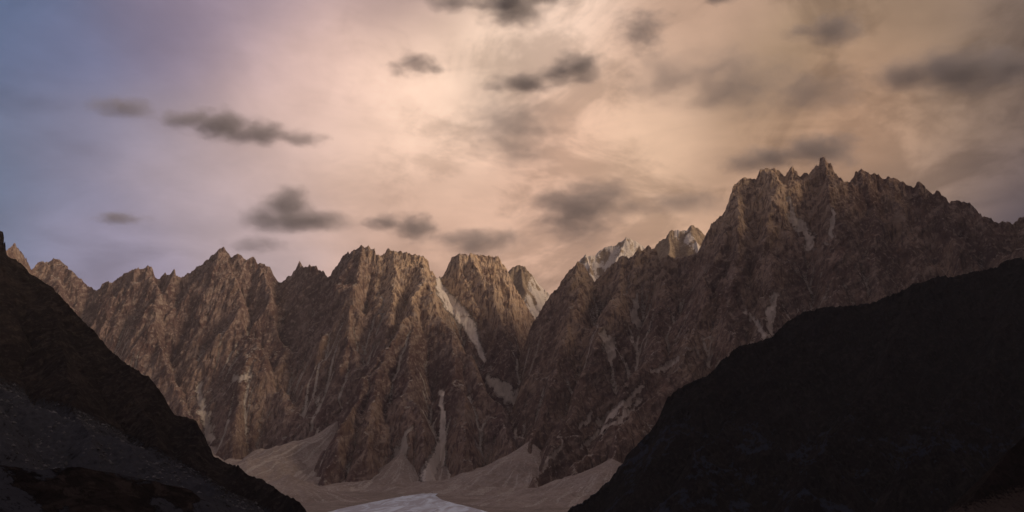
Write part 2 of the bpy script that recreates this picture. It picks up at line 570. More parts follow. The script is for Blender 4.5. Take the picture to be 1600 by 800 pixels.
# ------------------------------------------------------------------ main range and massif (one relief, two objects)
cr_range = crest(SKY_RANGE, [(-60, 10900), (150, 10700), (234, 10500), (350, 10500), (440, 10600), (565, 9900), (661, 9800), (684, 10150), (740, 10250), (840, 10500)])
cr_massif = crest(SKY_MASSIF, [(836, 9450), (902, 9200), (1000, 9000), (1090, 8750), (1146, 8600), (1287, 8500), (1461, 8300), (1600, 8300), (1750, 8300)])
lines = [(0, 3.3, cr_range), (1, 3.1, cr_massif)]
SP = 1.95
for pts in [
    [(87, 403, 10800), (110, 500, 10200), (140, 600, 9500), (170, 700, 8900)],
    [(196, 430, 10600), (190, 520, 10100), (200, 600, 9600), (230, 690, 9000)],
    [(234, 417, 10500), (240, 480, 10100), (250, 540, 9750), (270, 600, 9400), (300, 670, 9000), (325, 725, 8700)],
    [(350, 386, 10500), (372, 470, 10000), (392, 530, 9650), (420, 580, 9350), (460, 640, 8950), (492, 672, 8750)],
    [(392, 530, 9650), (380, 600, 9250), (368, 660, 8900), (362, 715, 8600)],
    [(397, 402, 10500), (425, 480, 10050), (448, 550, 9650), (480, 610, 9300), (505, 655, 9000)],
    [(467, 408, 10500), (490, 490, 10000), (508, 560, 9550), (520, 630, 9050)],
    [(565, 383, 9900), (560, 450, 9600), (545, 520, 9250), (530, 600, 8850)],
    [(608, 389, 9850), (612, 440, 9600), (610, 500, 9250), (600, 560, 8950)],
    [(661, 401, 9800), (668, 440, 9550), (650, 490, 9250), (636, 560, 8850), (640, 640, 8350), (632, 690, 8100)],
    [(650, 490, 9250), (595, 560, 8850), (548, 640, 8350), (522, 710, 7950), (505, 772, 7600)],
    [(600, 560, 8820), (585, 650, 8300), (565, 720, 7950), (550, 772, 7650)],
    [(668, 440, 9550), (706, 520, 9150), (745, 595, 8750), (785, 660, 8350), (800, 715, 8000), (800, 760, 7700)],
    [(700, 520, 9150), (712, 600, 8650), (730, 680, 8150), (735, 745, 7750)],
    [(640, 600, 8600), (664, 690, 8050), (668, 755, 7700)],
    [(740, 399, 10250), (752, 450, 9950), (775, 520, 9550), (800, 590, 9150)],
    [(706, 404, 10250), (718, 440, 10050), (745, 490, 9750)],
]:
    if 590 < pts[-1][0] + 100 and pts[0][0] >= 595 and pts[0][0] <= 712 and pts[0][1] > 395 and pts[0] != (706, 404, 10250) or pts[0] == (650, 490, 9250):
        # the central pyramid stands well out in front of the wall
        pts = [(px, py, Yv - 420 * min(max((9700 - Yv) / 1900, 0), 1)) for px, py, Yv in pts]
    lines.append((0, SP, line(*pts)))
for pts in [
    [(902, 411, 9200), (888, 480, 8800), (868, 560, 8300), (846, 640, 7800), (836, 700, 7400)],
    [(972, 400, 9080), (958, 470, 8650), (935, 550, 8150), (895, 640, 7550), (862, 715, 6900), (838, 770, 6200)],
    [(1045, 402, 8880), (1040, 470, 8450), (1020, 540, 7950), (975, 620, 7350), (925, 700, 6800), (870, 785, 6150)],
    [(1131, 332, 8650), (1110, 420, 8150), (1090, 500, 7650), (1050, 580, 7100), (990, 660, 6550), (930, 750, 5950)],
    [(1158, 280, 8600), (1150, 360, 8250), (1150, 450, 7750), (1140, 540, 7200), (1100, 620, 6650), (1040, 700, 6100)],
    [(1209, 263, 8580), (1204, 350, 8150), (1200, 440, 7650), (1195, 530, 7100), (1180, 620, 6500)],
    [(1287, 245, 8500), (1290, 330, 8150), (1300, 400, 7750), (1300, 480, 7250), (1290, 580, 6600)],
    [(1343, 266, 8450), (1352, 330, 8200), (1360, 400, 7850), (1380, 480, 7350), (1400, 580, 6650)],
    [(1396, 279, 8400), (1420, 360, 8050), (1440, 430, 7650), (1460, 520, 7050)],
    [(1461, 299, 8300), (1480, 370, 8000), (1500, 440, 7550), (1530, 540, 6900)],
    [(1534, 339, 8300), (1560, 400, 7950), (1590, 470, 7450)],
]:
    lines.append((1, SP, line(*pts)))
lines.append((1, 1.2, [np.array(p, float) for p in [(5600, 8300, 3250), (6500, 8000, 3600), (7400, 7600, 3500)]]))
lines.append((0, 1.2, [np.array(p, float) for p in [(-6500, 10800, 2600), (-7400, 10500, 2400)]]))

C0 = 25.0
xs0, ys0 = grid_axes(-6400, 6400, 5200, 11400, C0)
X0, Y0 = np.meshgrid(xs0, ys0)
wx = 85 * fbm(X0, Y0, 560, 4, 11) + 35 * fbm(X0, Y0, 160, 2, 15)
wy = 110 * fbm(X0, Y0, 560, 4, 21) + 40 * fbm(X0, Y0, 160, 2, 25)
sn = 1.0 + 0.22 * fbm(X0, Y0, 900, 2, 31)
Z0, G0 = ridge_field(X0 + wx, Y0 + wy, lines, sn)
Z0 = np.maximum(Z0, -60)
Z0 = Z0 + (85 * ridged(X0, Y0, 460, 4, 41) + 50 * fbm(X0, Y0, 800, 3, 45)) * smooth(0, 500, Z0)
Z0, A0 = erode(Z0, C0, 70, 0.0014, talus=2.9, smoothk=0.012)

C1 = 10.0
xs1, ys1 = grid_axes(-5900, 6100, 5600, 11100, C1)
X1, Y1 = np.meshgrid(xs1, ys1)
Z1 = cubic_up(Z0, xs0, ys0, xs1, ys1)
gi = np.clip(np.round((xs1 - xs0[0]) / C0).astype(int), 0, len(xs0) - 1)
gj = np.clip(np.round((ys1 - ys0[0]) / C0).astype(int), 0, len(ys0) - 1)
G1 = G0[np.ix_(gj, gi)]
hi = smooth(0, 400, Z1)
wd = 50 * fbm(X1, Y1, 240, 2, 77)
bed = Z1 + np.where(G1 == 1, 0.75, -0.35) * X1 + 40 * fbm(X1, Y1, 400, 3, 81)
ledge = ridged(bed, X1 * 0.25, 95, 2, 85) * 15 * smooth(-0.3, 0.4, fbm(X1, Y1, 500, 2, 88))
Z1 = Z1 + hi * (np.where(G1 == 1, 50, 36) * ridged(X1 + wd, Y1 - wd, 250, 3, 51) + 13 * ridged(X1 + wd, Y1, 80, 2, 61) + 7 * perlin(X1 / 26, Y1 / 26, 71) + ledge)
Z1, A1 = erode(Z1, C1, 7, 0.0010, talus=3.6, sub=8)
Z1 = fit_skyline(X1, Y1, Z1, G1 == 0, SKY_RANGE, jag=1.6)
Z1 = fit_skyline(X1, Y1, Z1, G1 == 1, SKY_MASSIF, jag=1.6)

PX1, PY1 = project(X1, Y1, Z1)
gy_, gx_ = np.gradient(Z1, C1)
slope1 = np.hypot(gx_, gy_)
flow = smooth(1.15, 2.1, np.log10(A1 + 1))
fp = np.pad(flow, 1, mode='edge')
flow = np.maximum(flow, 0.8 * np.max([fp[1:-1, :-2], fp[1:-1, 2:], fp[:-2, 1:-1], fp[2:, 1:-1]], axis=0))
patch = smooth(-0.25, 0.35, fbm(X1, Y1, 800, 3, 95))
scree1 = flow * (0.25 + 0.6 * patch) * smooth(2900, 1000, Z1)
scree1 = np.maximum(scree1, 0.55 * smooth(1.15, 0.8, slope1))
snow1 = np.zeros_like(Z1)
STREAKS = [  # pale couloirs, traced (x, y, half width)
    (0, [(684, 437, 4), (692, 458, 8), (706, 477, 11), (724, 494, 11), (736, 513, 9), (746, 538, 6), (756, 562, 4)]),
    (0, [(690, 612, 3), (693, 650, 3.5), (691, 690, 6), (686, 712, 12), (678, 740, 20)]),
    (0, [(640, 668, 3), (632, 695, 7), (622, 720, 14)]),
    (0, [(312, 600, 5), (318, 640, 6), (330, 680, 9)]),
    (0, [(760, 588, 4), (790, 610, 12), (818, 640, 5)]),
    (0, [(366, 592, 4), (386, 588, 6), (394, 583, 3)]),
    (1, [(1230, 310, 3), (1234, 335, 6), (1246, 352, 6), (1262, 372, 8), (1264, 388, 6)]),
    (1, [(1207, 460, 3), (1203, 490, 5), (1200, 520, 3)]),
    (1, [(1164, 488, 3), (1180, 508, 4), (1196, 532, 3)]),
    (1, [(994, 460, 3), (990, 490, 6), (996, 510, 3)]),
    (1, [(944, 520, 5), (952, 545, 8), (955, 560, 4)]),
    (1, [(1002, 605, 3), (985, 622, 5), (962, 640, 5), (935, 662, 3)]),
    (1, [(1000, 625, 2), (972, 650, 4), (945, 668, 4), (908, 698, 2)]),
    (1, [(930, 640, 2), (915, 655, 4), (905, 668, 2)]),
    (1, [(880, 690, 2), (862, 715, 4), (850, 735, 2)]),
    (1, [(1060, 560, 3), (1040, 575, 4), (1020, 580, 2)]),
    (1, [(1300, 330, 3), (1296, 355, 4), (1290, 375, 3)]),
]
for g, pts in STREAKS:
    d = seg_dist(PX1 + 7 * fbm(X1, Z1, 110, 4, 201), PY1 + 4 * fbm(X1, Z1, 60, 3, 203), pts) + 0.38 * fbm(X1, Z1, 45, 3, 207)
    if pts[0][:2] in ((684, 437), (690, 612)):
        d = seg_dist(PX1 + 3 * fbm(X1, Z1, 110, 3, 201), PY1, pts)
        snow1 = np.maximum(snow1, np.where(G1 == g, 0.8 * smooth(1.1, 0.6, d), 0))
    ins = np.where(G1 == g, smooth(1.5, 0.5, d), 0)
    scree1 = np.maximum(scree1, ins * 0.95)
    Z1 = Z1 - 14 * ins
snow1 = np.maximum(snow1, np.where((G1 == 0) & (PY1 < 450) & (PX1 > 605) & (PX1 < 680), 0.42 * smooth(1.7, 0.9, slope1), 0))


def visible_mask(X, Y, Z, slack):
    """cells that the camera, or a camera a few steps away, could see"""
    TX = X / Y
    T = (Z - CAM_Z) / np.hypot(X, Y)
    nb = 700
    b = np.clip(((TX + 1.0) / 2.0 * nb).astype(int), 0, nb - 1)
    run = np.full(nb, -1.0)
    vis = np.zeros(Z.shape, bool)
    for j in range(Z.shape[0]):
        lim = run[b[j]] - slack / Y[j]
        vis[j] = T[j] >= lim
        np.maximum.at(run, b[j], T[j])
    return vis


# joints, slabs and slanting ribs: the faces are pushed in and out along the view of the valley (depends on x and height only,
# so both sides of a crest move together)
def slanted(th, wl, stretch, seed):
    c_, s_ = math.cos(R(th)), math.sin(R(th))
    xx = X1 + 0.25 * Y1 + 60 * fbm(X1, Z1, 420, 2, seed + 30)
    zz = Z1 + 0.15 * Y1
    return ridged(-xx * s_ + zz * c_, (xx * c_ + zz * s_) * stretch, wl, 3, seed)


push = np.where(G1 == 0,
                36 * np.maximum(slanted(58, 300, 0.35, 811), slanted(122, 300, 0.35, 817)) + 20 * slanted(75, 120, 0.4, 823),
                40 * slanted(40, 260, 0.30, 831) + 16 * slanted(112, 150, 0.4, 837) + 12 * slanted(40, 90, 0.25, 839))
push = push + 9 * ridged(X1 + 0.3 * Y1, Z1, 60, 2, 841) + 5 * perlin(X1 / 24, (Z1 + 0.2 * Y1) / 24, 847)
YD1 = Y1 - push * smooth(60, 500, Z1)
vis1 = visible_mask(X1, Y1, Z1, 260)
cell_vis = vis1[:-1, :-1] | vis1[1:, 1:] | vis1[:-1, 1:] | vis1[1:, :-1]
cell_px = (PX1[:-1, :-1] > -90) & (PX1[:-1, :-1] < 1730)
cell_low = Z1[:-1, :-1] > -40
cg = G1[:-1, :-1]
keep = cell_vis & cell_px & cell_low
sun_tan1 = np.where(G1 == 0, smooth(540, 620, PX1) * smooth(560, 440, PY1 + 14 * fbm(X1, Y1, 350, 3, 97)),
                smooth(1340, 1180, PX1) * smooth(430, 300, PY1 + 14 * fbm(X1, Y1, 350, 3, 98)) * 0.85 + smooth(1100, 980, PX1) * smooth(500, 420, PY1) * 0.5)  # sunlit tops of range and massif painted in as tan
sun_tan1 = np.maximum(sun_tan1, 0.22 * smooth(0.15, 0.5, fbm(X1, Y1, 900, 3, 99)))
att = {'scree': scree1, 'snow': snow1, 'tan': sun_tan1}
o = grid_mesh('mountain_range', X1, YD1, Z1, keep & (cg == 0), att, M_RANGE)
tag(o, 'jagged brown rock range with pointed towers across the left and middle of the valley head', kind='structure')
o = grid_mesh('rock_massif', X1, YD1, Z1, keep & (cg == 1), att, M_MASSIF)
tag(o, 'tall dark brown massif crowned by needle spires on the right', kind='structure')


def hit(px, py, y0=5700, y1=11000):
    """where the ray of a pixel meets the relief"""
    d = direction(px, py)
    for Yv in np.arange(y0, y1, 5.0):
        k = Yv / d[1]
        x = d[0] * k
        z = CAM_Z + d[2] * k
        i = int(round((x - xs1[0]) / C1)); j = int(round((Yv - ys1[0]) / C1))
        if 0 <= i < len(xs1) and 0 <= j < len(ys1) and Z1[j, i] >= z:
            return np.array([x, Yv, z])
    return at(px, py, 8500)


# ------------------------------------------------------------------ peaks behind
def back_peak(name, outline, depth, spurs, c, seed, mat, snow_fn, label, side=1.5):
    cr = [at(px, py, depth) for px, py in outline]
    ls = [(0, side, cr)] + [(0, side * 0.9, line(*s)) for s in spurs]
    x0 = min(p[0] for p in cr) - 200
    x1 = max(p[0] for p in cr) + 200
    xs, ys = grid_axes(x0, x1, depth - 1300, depth + 250, c)
    X, Y = np.meshgrid(xs, ys)
    Z, _ = ridge_field(X + 40 * fbm(X, Y, 350, 3, seed), Y + 60 * fbm(X, Y, 350, 3, seed + 5), ls, 1 + 0.2 * fbm(X, Y, 600, 2, seed + 9))
    Z = Z + 40 * ridged(X, Y, 300, 4, seed + 12)
    Z, A = erode(Z, c, 40, 0.0016, talus=2.4)
    Z = Z + 6 * perlin(X / 40, Y / 40, seed + 30)
    Z = fit_skyline(X, Y, Z, np.ones(Z.shape, bool), outline, jag=1.3)
    PX, PY = project(X, Y, Z)
    gy, gx = np.gradient(Z, c)
    sl = np.hypot(gx, gy)
    sn = snow_fn(PX, PY, sl, X, Y, Z)
    keep = (Z[:-1, :-1] > 900) & visible_mask(X, Y, Z, 200)[:-1, :-1]
    o = grid_mesh(name, X, Y, Z, keep, {'scree': np.zeros_like(Z), 'snow': sn * smooth(-0.8, 0.0, fbm(X, Y, 130, 4, seed + 50))}, mat)
    tag(o, label, kind='structure')
    return o


back_peak('snow_peak', SKY_SNOW, 12000, [[(914, 398, 12000), (925, 430, 11700), (935, 470, 11300)], [(979, 372, 12000), (962, 410, 11650), (950, 460, 11200)], [(1000, 382, 12000), (1000, 430, 11500)]],
          15, 301, M_FAR, lambda PX, PY, sl, X, Y, Z: 0.78 * smooth(3.0, 1.6, sl + 0.7 * fbm(X, Y, 250, 3, 310)),
          'pale sunlit snow streaked peak behind the massif ridge')
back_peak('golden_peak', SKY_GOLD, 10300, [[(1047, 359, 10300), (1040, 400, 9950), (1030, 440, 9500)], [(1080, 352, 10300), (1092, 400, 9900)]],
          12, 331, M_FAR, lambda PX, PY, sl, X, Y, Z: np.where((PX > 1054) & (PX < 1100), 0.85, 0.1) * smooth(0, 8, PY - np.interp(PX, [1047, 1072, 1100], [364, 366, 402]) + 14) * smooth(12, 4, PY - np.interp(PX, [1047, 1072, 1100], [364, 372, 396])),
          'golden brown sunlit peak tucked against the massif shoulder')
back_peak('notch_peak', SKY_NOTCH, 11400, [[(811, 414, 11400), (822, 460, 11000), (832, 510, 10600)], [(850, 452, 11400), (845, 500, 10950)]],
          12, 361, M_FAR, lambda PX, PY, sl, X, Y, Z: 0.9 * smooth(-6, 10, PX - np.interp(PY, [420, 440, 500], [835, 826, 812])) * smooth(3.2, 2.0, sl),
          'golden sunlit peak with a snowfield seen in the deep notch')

# ------------------------------------------------------------------ valley floor and the rise the camera stands on
def floor_height(x, y):
    r = np.hypot(x, y)
    return (158.0 * np.exp(-(r / 330.0) ** 2) + 2 * fbm(x, y, 900, 3, 401) * smooth(300, 1500, r)
            + np.interp(y, [2300, 3000, 3900, 4400, 4900, 5400, 6000, 6450, 6650, 7400, 9000], [0, 4, 4, 9, 17, 29, 41, 51, 54, 62, 66]) - 3)


M_FLOOR = rock_material('valley_gravel', (0.19, 0.15, 0.13, 1), (0.32, 0.265, 0.23, 1), (0.44, 0.385, 0.34, 1), (0.2, 0.17, 0.15, 1), wl=0.25, bump=0.5)
u = np.concatenate([-np.geomspace(30000, 400, 60), np.linspace(-360, 360, 60), np.geomspace(400, 30000, 60)])
v = np.concatenate([-np.geomspace(30000, 400, 40), np.linspace(-360, 360, 60), np.geomspace(400, 2200, 30), np.arange(2260, 8000, 60.0), np.geomspace(8050, 60000, 40)])
XF, YF = np.meshgrid(u, v)
ZF = floor_height(XF, YF)
o = grid_mesh('ground', XF, YF, ZF, np.ones((len(v) - 1, len(u) - 1), bool), {'scree': np.zeros_like(ZF), 'snow': np.zeros_like(ZF)}, M_FLOOR, flat=False)
tag(o, 'brown gravel floor of the valley', kind='structure')


# ------------------------------------------------------------------ foreground slopes
def slope_terrain(name, lines_, box, c, seed, mat, outline, label, scree_fn, base=-10.0, amp=1.0, its=40, K=0.0012, talus=1.6, jag=1.4):
    xs, ys = grid_axes(*box, c)
    X, Y = np.meshgrid(xs, ys)
    Z, _ = ridge_field(X + amp * 25 * fbm(X, Y, 260, 3, seed), Y + amp * 25 * fbm(X, Y, 260, 3, seed + 3), lines_, 1 + 0.15 * fbm(X, Y, 400, 2, seed + 6))
    Z = np.maximum(Z, base - 30)
    rug = smooth(0, 150, Z - base)
    Z = Z + rug * amp * (16 * ridged(X, Y, 180, 4, seed + 9) + 3 * perlin(X / 14, Y / 14, seed + 20))
    Z, A = erode(Z, c, its, K, talus=talus, sub=6)
    Z = Z + rug * amp * 2.5 * ridged(X, Y, 22, 2, seed + 40)
    if outline:
        Z = fit_skyline(X, Y, Z, np.ones(Z.shape, bool), outline, fade_lo=90, fade_hi=18, jag=jag)
    YD = Y - rug * amp * (10 * ridged(-X * 0.6 + Z * 0.8, (X * 0.8 + Z * 0.6) * 0.35, 110, 3, seed + 60) + 3 * perlin(X / 16, (Z + 0.3 * Y) / 16, seed + 66))
    PX, PY = project(X, Y, Z)
    gy, gx = np.gradient(Z, c)
    sl = np.hypot(gx, gy)
    sr = scree_fn(X, Y, Z, PX, PY, sl, A)
    vis = visible_mask(X, Y, Z, 120)
    keep = (Z[:-1, :-1] > base - 12) & vis[:-1, :-1]
    o = grid_mesh(name, X, YD, Z, keep, {'scree': sr, 'snow': np.zeros_like(Z)}, mat)
    tag(o, label, kind='structure')
    return X, Y, Z


# left slope
cl = crest(SKY_LEFT, [(-300, 3300), (0, 3000), (280, 2600), (480, 2250)])
ll = [(0, 1.15, cl)]
for pts in [[(60, 434, 2950), (90, 520, 2700), (110, 600, 2450), (150, 690, 2100)],
            [(170, 545, 2780), (210, 620, 2600), (250, 690, 2400)],
            [(-150, 180, 3150), (-120, 350, 2800), (-80, 500, 2400), (-40, 620, 2000)],
            [(275, 650, 2600), (300, 700, 2480), (330, 760, 2300)]]:
    ll.append((0, 0.95, line(*pts)))
# talus apron under the crags
ll.append((0, 0.62, line((-100, 560, 2300), (60, 640, 2200), (200, 690, 2200), (330, 755, 2200))))


def left_scree(X, Y, Z, PX, PY, sl, A):
    top = np.interp(PX, [0, 60, 120, 200, 280, 360, 440], [585, 615, 635, 675, 715, 765, 800])
    return 0.85 * smooth(-12, 25, PY - top) * smooth(2.4, 1.1, sl)


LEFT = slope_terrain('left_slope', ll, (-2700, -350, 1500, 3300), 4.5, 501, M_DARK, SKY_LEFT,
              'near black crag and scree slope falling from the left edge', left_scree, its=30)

# right wall: broken spurs along its crest
wx_ = np.arange(SKY_WALL[0][0], 1700, 6.0)
wy_ = np.interp(wx_, [p[0] for p in SKY_WALL], [p[1] for p in SKY_WALL])
wy_ = wy_ + 9 * perlin(wx_ / 58.0, wx_ * 0 + 1.7, 951) + 5 * np.abs(perlin(wx_ / 23.0, wx_ * 0 + 4.2, 953)) - 2
SKY_WALL = list(zip(wx_, wy_)) + [(1700, 330), (1900, 200)]
cw = crest(SKY_WALL, [(885, 4000), (1040, 4300), (1250, 4700), (1600, 5000), (1900, 5300)])
cw += [np.array(p, float) for p in [(3700, 4700, 2500)]]
lw = [(0, 1.5, cw)]
for pts in [[(1250, 490, 4700), (1210, 580, 4350), (1150, 660, 4000), (1080, 740, 3600)],
            [(1100, 588, 4420), (1060, 660, 4150), (1000, 740, 3850)],
            [(1430, 442, 4850), (1400, 540, 4400), (1340, 640, 3900), (1270, 730, 3400)],
            [(1600, 400, 5000), (1560, 520, 4400), (1500, 630, 3800), (1430, 730, 3200)],
            [(1800, 265, 5200), (1760, 420, 4400), (1700, 560, 3600)]]:
    lw.append((0, 1.1, line(*pts)))


def wall_scree(X, Y, Z, PX, PY, sl, A):
    return 0.75 * smooth(1.3, 0.7, sl) * smooth(560, 720, PY)


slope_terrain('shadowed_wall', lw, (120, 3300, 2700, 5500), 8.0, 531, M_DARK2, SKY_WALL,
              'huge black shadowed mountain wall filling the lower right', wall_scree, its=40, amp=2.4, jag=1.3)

# unseen ridge added beyond the right edge, its heights set to shade the slopes
cv = [np.array(p, float) for p in [(5500, 8700, 3000), (6000, 7500, 3700), (6100, 6400, 4200), (5500, 5100, 4000), (4700, 4000, 3200), (4400, 3000, 3100), (4300, 1800, 3000), (4000, 200, 2900), (3900, -1500, 2800)]]
xs, ys = grid_axes(1200, 8000, -2500, 9500, 50.0)
X, Y = np.meshgrid(xs, ys)
Z, _ = ridge_field(X + 60 * fbm(X, Y, 600, 3, 601), Y, [(0, 1.2, cv)], 1 + 0.15 * fbm(X, Y, 700, 2, 605))
Z = np.maximum(Z + 40 * ridged(X, Y, 500, 4, 611), -30)
PX, PY = project(X, np.maximum(Y, 1.0), Z)
keep = ((Y < 50) | (PX > 1660))[:-1, :-1] & (Z[:-1, :-1] > -25)
o = grid_mesh('shade_ridge', X, Y, Z, keep, {'scree': np.zeros_like(Z), 'snow': np.zeros_like(Z)}, M_DARK2)
tag(o, 'unseen dark mountain ridge beside the valley, added to shade the slopes', kind='structure')

# ------------------------------------------------------------------ debris fans at the foot of the faces
M_FAN = rock_material('fan_debris', (0.25, 0.20, 0.175, 1), (0.35, 0.29, 0.255, 1), (0.42, 0.36, 0.32, 1), (0.52, 0.46, 0.41, 1), wl=0.5, bump=0.4)


def fan(apex, slope, aim, half, label, seed, lift=14.0, reach=2600.0, stream=0.5, right=0.0, left=0.0, ramp=(-15, 50), dig=70.0):
    """cone of debris: apex on the rock, aim in degrees from +X, clipped where the rock stands higher"""
    c = 9.0
    xs = np.arange(apex[0] - reach, apex[0] + reach, c)
    ys = np.arange(apex[1] - reach, apex[1] + 250, c)
    X, Y = np.meshgrid(xs, ys)
    dx, dy = X - apex[0], Y - apex[1]
    r = np.hypot(dx, dy)
    ang = (np.degrees(np.arctan2(dy, dx)) - aim + 180) % 360 - 180
    warp = 1 + 0.22 * fbm(dx, dy, 420, 4, seed + 8)
    rr = r * warp * (1 + right * smooth(ramp[0], ramp[1], ang) + left * smooth(15, -50, ang))
    H = apex[2] - float(floor_height(apex[0], apex[1] - 800)) + dig
    z = apex[2] + lift - H * (1 - np.exp(-rr * slope * 1.7 / H))
    z = z + (7 * ridged(ang / 9.0 * 60, r * 0.06, 60, 3, seed) + 26 * fbm(X, Y, 330, 5, seed + 2)) * smooth(0, 350, r) * smooth(-20, 120, z)
    rock = cubic_up(Z1, xs1, ys1, np.clip(xs, xs1[0], xs1[-1]), np.clip(ys, ys1[0], ys1[-1]))
    rock[ys < ys1[0], :] = -60
    ok = (z > rock - 12) & (np.abs(ang) < half) & (z > floor_height(X, Y) - 4)
    keep = ok[:-1, :-1] & ok[1:, 1:] & ok[:-1, 1:] & ok[1:, :-1]
    streaks = stream * smooth(0.05, 0.45, fbm(ang * 26 + 40 * fbm(X, Y, 300, 3, seed + 6), r * 0.10, 90, 4, seed + 4))
    o = grid_mesh('scree_fan', X, Y, z, keep, {'scree': streaks, 'snow': np.zeros_like(z)}, M_FAN)
    tag(o, label, kind='structure')


fan(hit(532, 656), 0.40, -140, 110, 'long pale scree fan sweeping down left of the central pyramid', 701, lift=10, right=1.2, ramp=(0, 65), stream=0.5, dig=45)
fan(hit(632, 700), 0.58, -100, 100, 'pale debris fan at the foot of the central pyramid', 711, lift=-8, reach=1500, right=0.4, stream=0.5, dig=50)
fan(hit(691, 702), 0.62, -92, 100, 'bright narrow fan below the thin white gully', 721, stream=1.3, lift=8, reach=1300, dig=50)
fan(hit(828, 690), 0.43, -115, 110, 'broad brown fan at the foot of the massif beside the pale river', 731, lift=10, right=0.3, dig=72, stream=0.4)
fan(hit(336, 690), 0.50, -90, 100, 'small pale fan below the left towers', 741, lift=0, reach=1500)

fan(at(955, 716, 5600), 0.34, -150, 180, 'grey brown fan right of the pale river, just left of the black wall', 761, lift=0, dig=40, stream=0.4)
fan(at(452, 740, 5600), 0.36, -60, 180, 'grey brown fan half hidden behind the toe of the left slope', 771, lift=0, dig=40, stream=0.4)

# low apron of rubble along the whole foot of the range
foot = [(px, float(np.interp(px, [330, 500, 560, 680, 760, 860], [7900, 7450, 7350, 7500, 7450, 6700]))) for px in range(330, 870, 30)]
ap = [np.array([at(px, 745, Yv)[0], Yv, 112 + 25 * math.sin(px * 0.071)]) for px, Yv in foot]
xs, ys = grid_axes(-2900, 700, 5900, 8300, 10.0)
X, Y = np.meshgrid(xs, ys)
z, _ = ridge_field(X + 60 * fbm(X, Y, 300, 3, 751), Y + 60 * fbm(X, Y, 300, 3, 755), [(0, 0.20, ap)], 1 + 0.2 * fbm(X, Y, 400, 2, 757))
z = z + 10 * fbm(X, Y, 160, 4, 759)
rock = cubic_up(Z1, xs1, ys1, xs, ys)
ok = (z > rock - 12) & (z > floor_height(X, Y) - 3)
keep = ok[:-1, :-1] & ok[1:, 1:] & ok[:-1, 1:] & ok[1:, :-1]
o = grid_mesh('talus_apron', X, Y, z, keep, {'scree': 0.5 * smooth(0.0, 0.5, fbm(X, Y, 120, 4, 763)), 'snow': np.zeros_like(z)}, M_FAN)
tag(o, 'low grey brown rubble apron along the foot of the range', kind='structure')

# ------------------------------------------------------------------ pale silty river on the valley floor
banks = [(766.5, 684, 688, 6650), (768, 668, 686, 6450), (772, 638, 680, 6000), (778, 602, 690, 5400), (785, 564, 714, 4900), (792, 530, 746, 4400), (800, 500, 778, 3900), (815, 440, 815, 3000), (840, 330, 850, 2300)]
rows = []
for py in np.concatenate([np.linspace(766.5, 775, 70), np.linspace(775.2, 840, 120)]):
    B = [np.interp(py, [b[0] for b in banks], [b[i] for b in banks]) for i in (1, 2, 3)]
    rows.append([at(B[0] + (B[1] - B[0]) * k, py, B[2])[:2] for k in np.linspace(0, 1, 60)])
RV = np.array(rows)
XR, YR = RV[..., 0], RV[..., 1]
ZR = floor_height(XR, YR) + 5.0 + 2.2 * ridged(XR + 0.5 * YR, YR * 0.12, 110, 3, 771)
m = bpy.data.materials.new('silty_water')
m.use_nodes = True
t = m.node_tree
bs = t.nodes['Principled BSDF']
pos = N(t, 'ShaderNodeNewGeometry').outputs['Position']
q = vmath(t, 'MULTIPLY', pos, (0.012, 0.0016, 0.0)).outputs[0]
f = noise_node(t, q, 1.0, 7, 0.62, 1.2)
c = mix_col(t, map_range(t, f, 0.38, 0.6), (0.74, 0.86, 1.0, 1), (0.42, 0.44, 0.52, 1))
t.links.new(c, bs.inputs['Base Color'])
bs.inputs['Roughness'].default_value = 0.55
o = grid_mesh('river', XR, YR, ZR, np.ones((XR.shape[0] - 1, XR.shape[1] - 1), bool), {}, m, flat=False)
tag(o, 'pale blue grey braided river on the valley floor', kind='structure')

# ------------------------------------------------------------------ near ground at the lower corners
cb = line((-120, 722, 660), (0, 730, 700), (60, 738, 715), (120, 734, 730), (200, 748, 760), (290, 766, 790), (380, 797, 830))
slope_terrain('near_bank', [(0, 0.55, cb)], (-620, -150, 280, 900), 2.0, 561, M_DARK, None,
              'dark earth bank across the lower left corner', lambda X, Y, Z, PX, PY, sl, A: 0.75 * smooth(-0.1, 0.45, fbm(X, Y, 70, 4, 569)), base=5, amp=0.16, its=12)
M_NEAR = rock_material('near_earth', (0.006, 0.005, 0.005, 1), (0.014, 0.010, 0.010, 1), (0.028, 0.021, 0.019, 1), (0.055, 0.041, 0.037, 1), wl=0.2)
ce = line((1505, 790, 1060), (1535, 752, 1100), (1570, 712, 1150), (1600, 686, 1200), (1720, 600, 1350))
slope_terrain('near_rise', [(0, 0.85, ce)], (480, 1000, 700, 1400), 3.0, 581, M_NEAR, None,
              'brown earth rise at the lower right corner', lambda X, Y, Z, PX, PY, sl, A: 0.8 * smooth(-10, 25, PY - np.interp(PX, [1450, 1600], [800, 752])), base=0, amp=0.3, its=12)

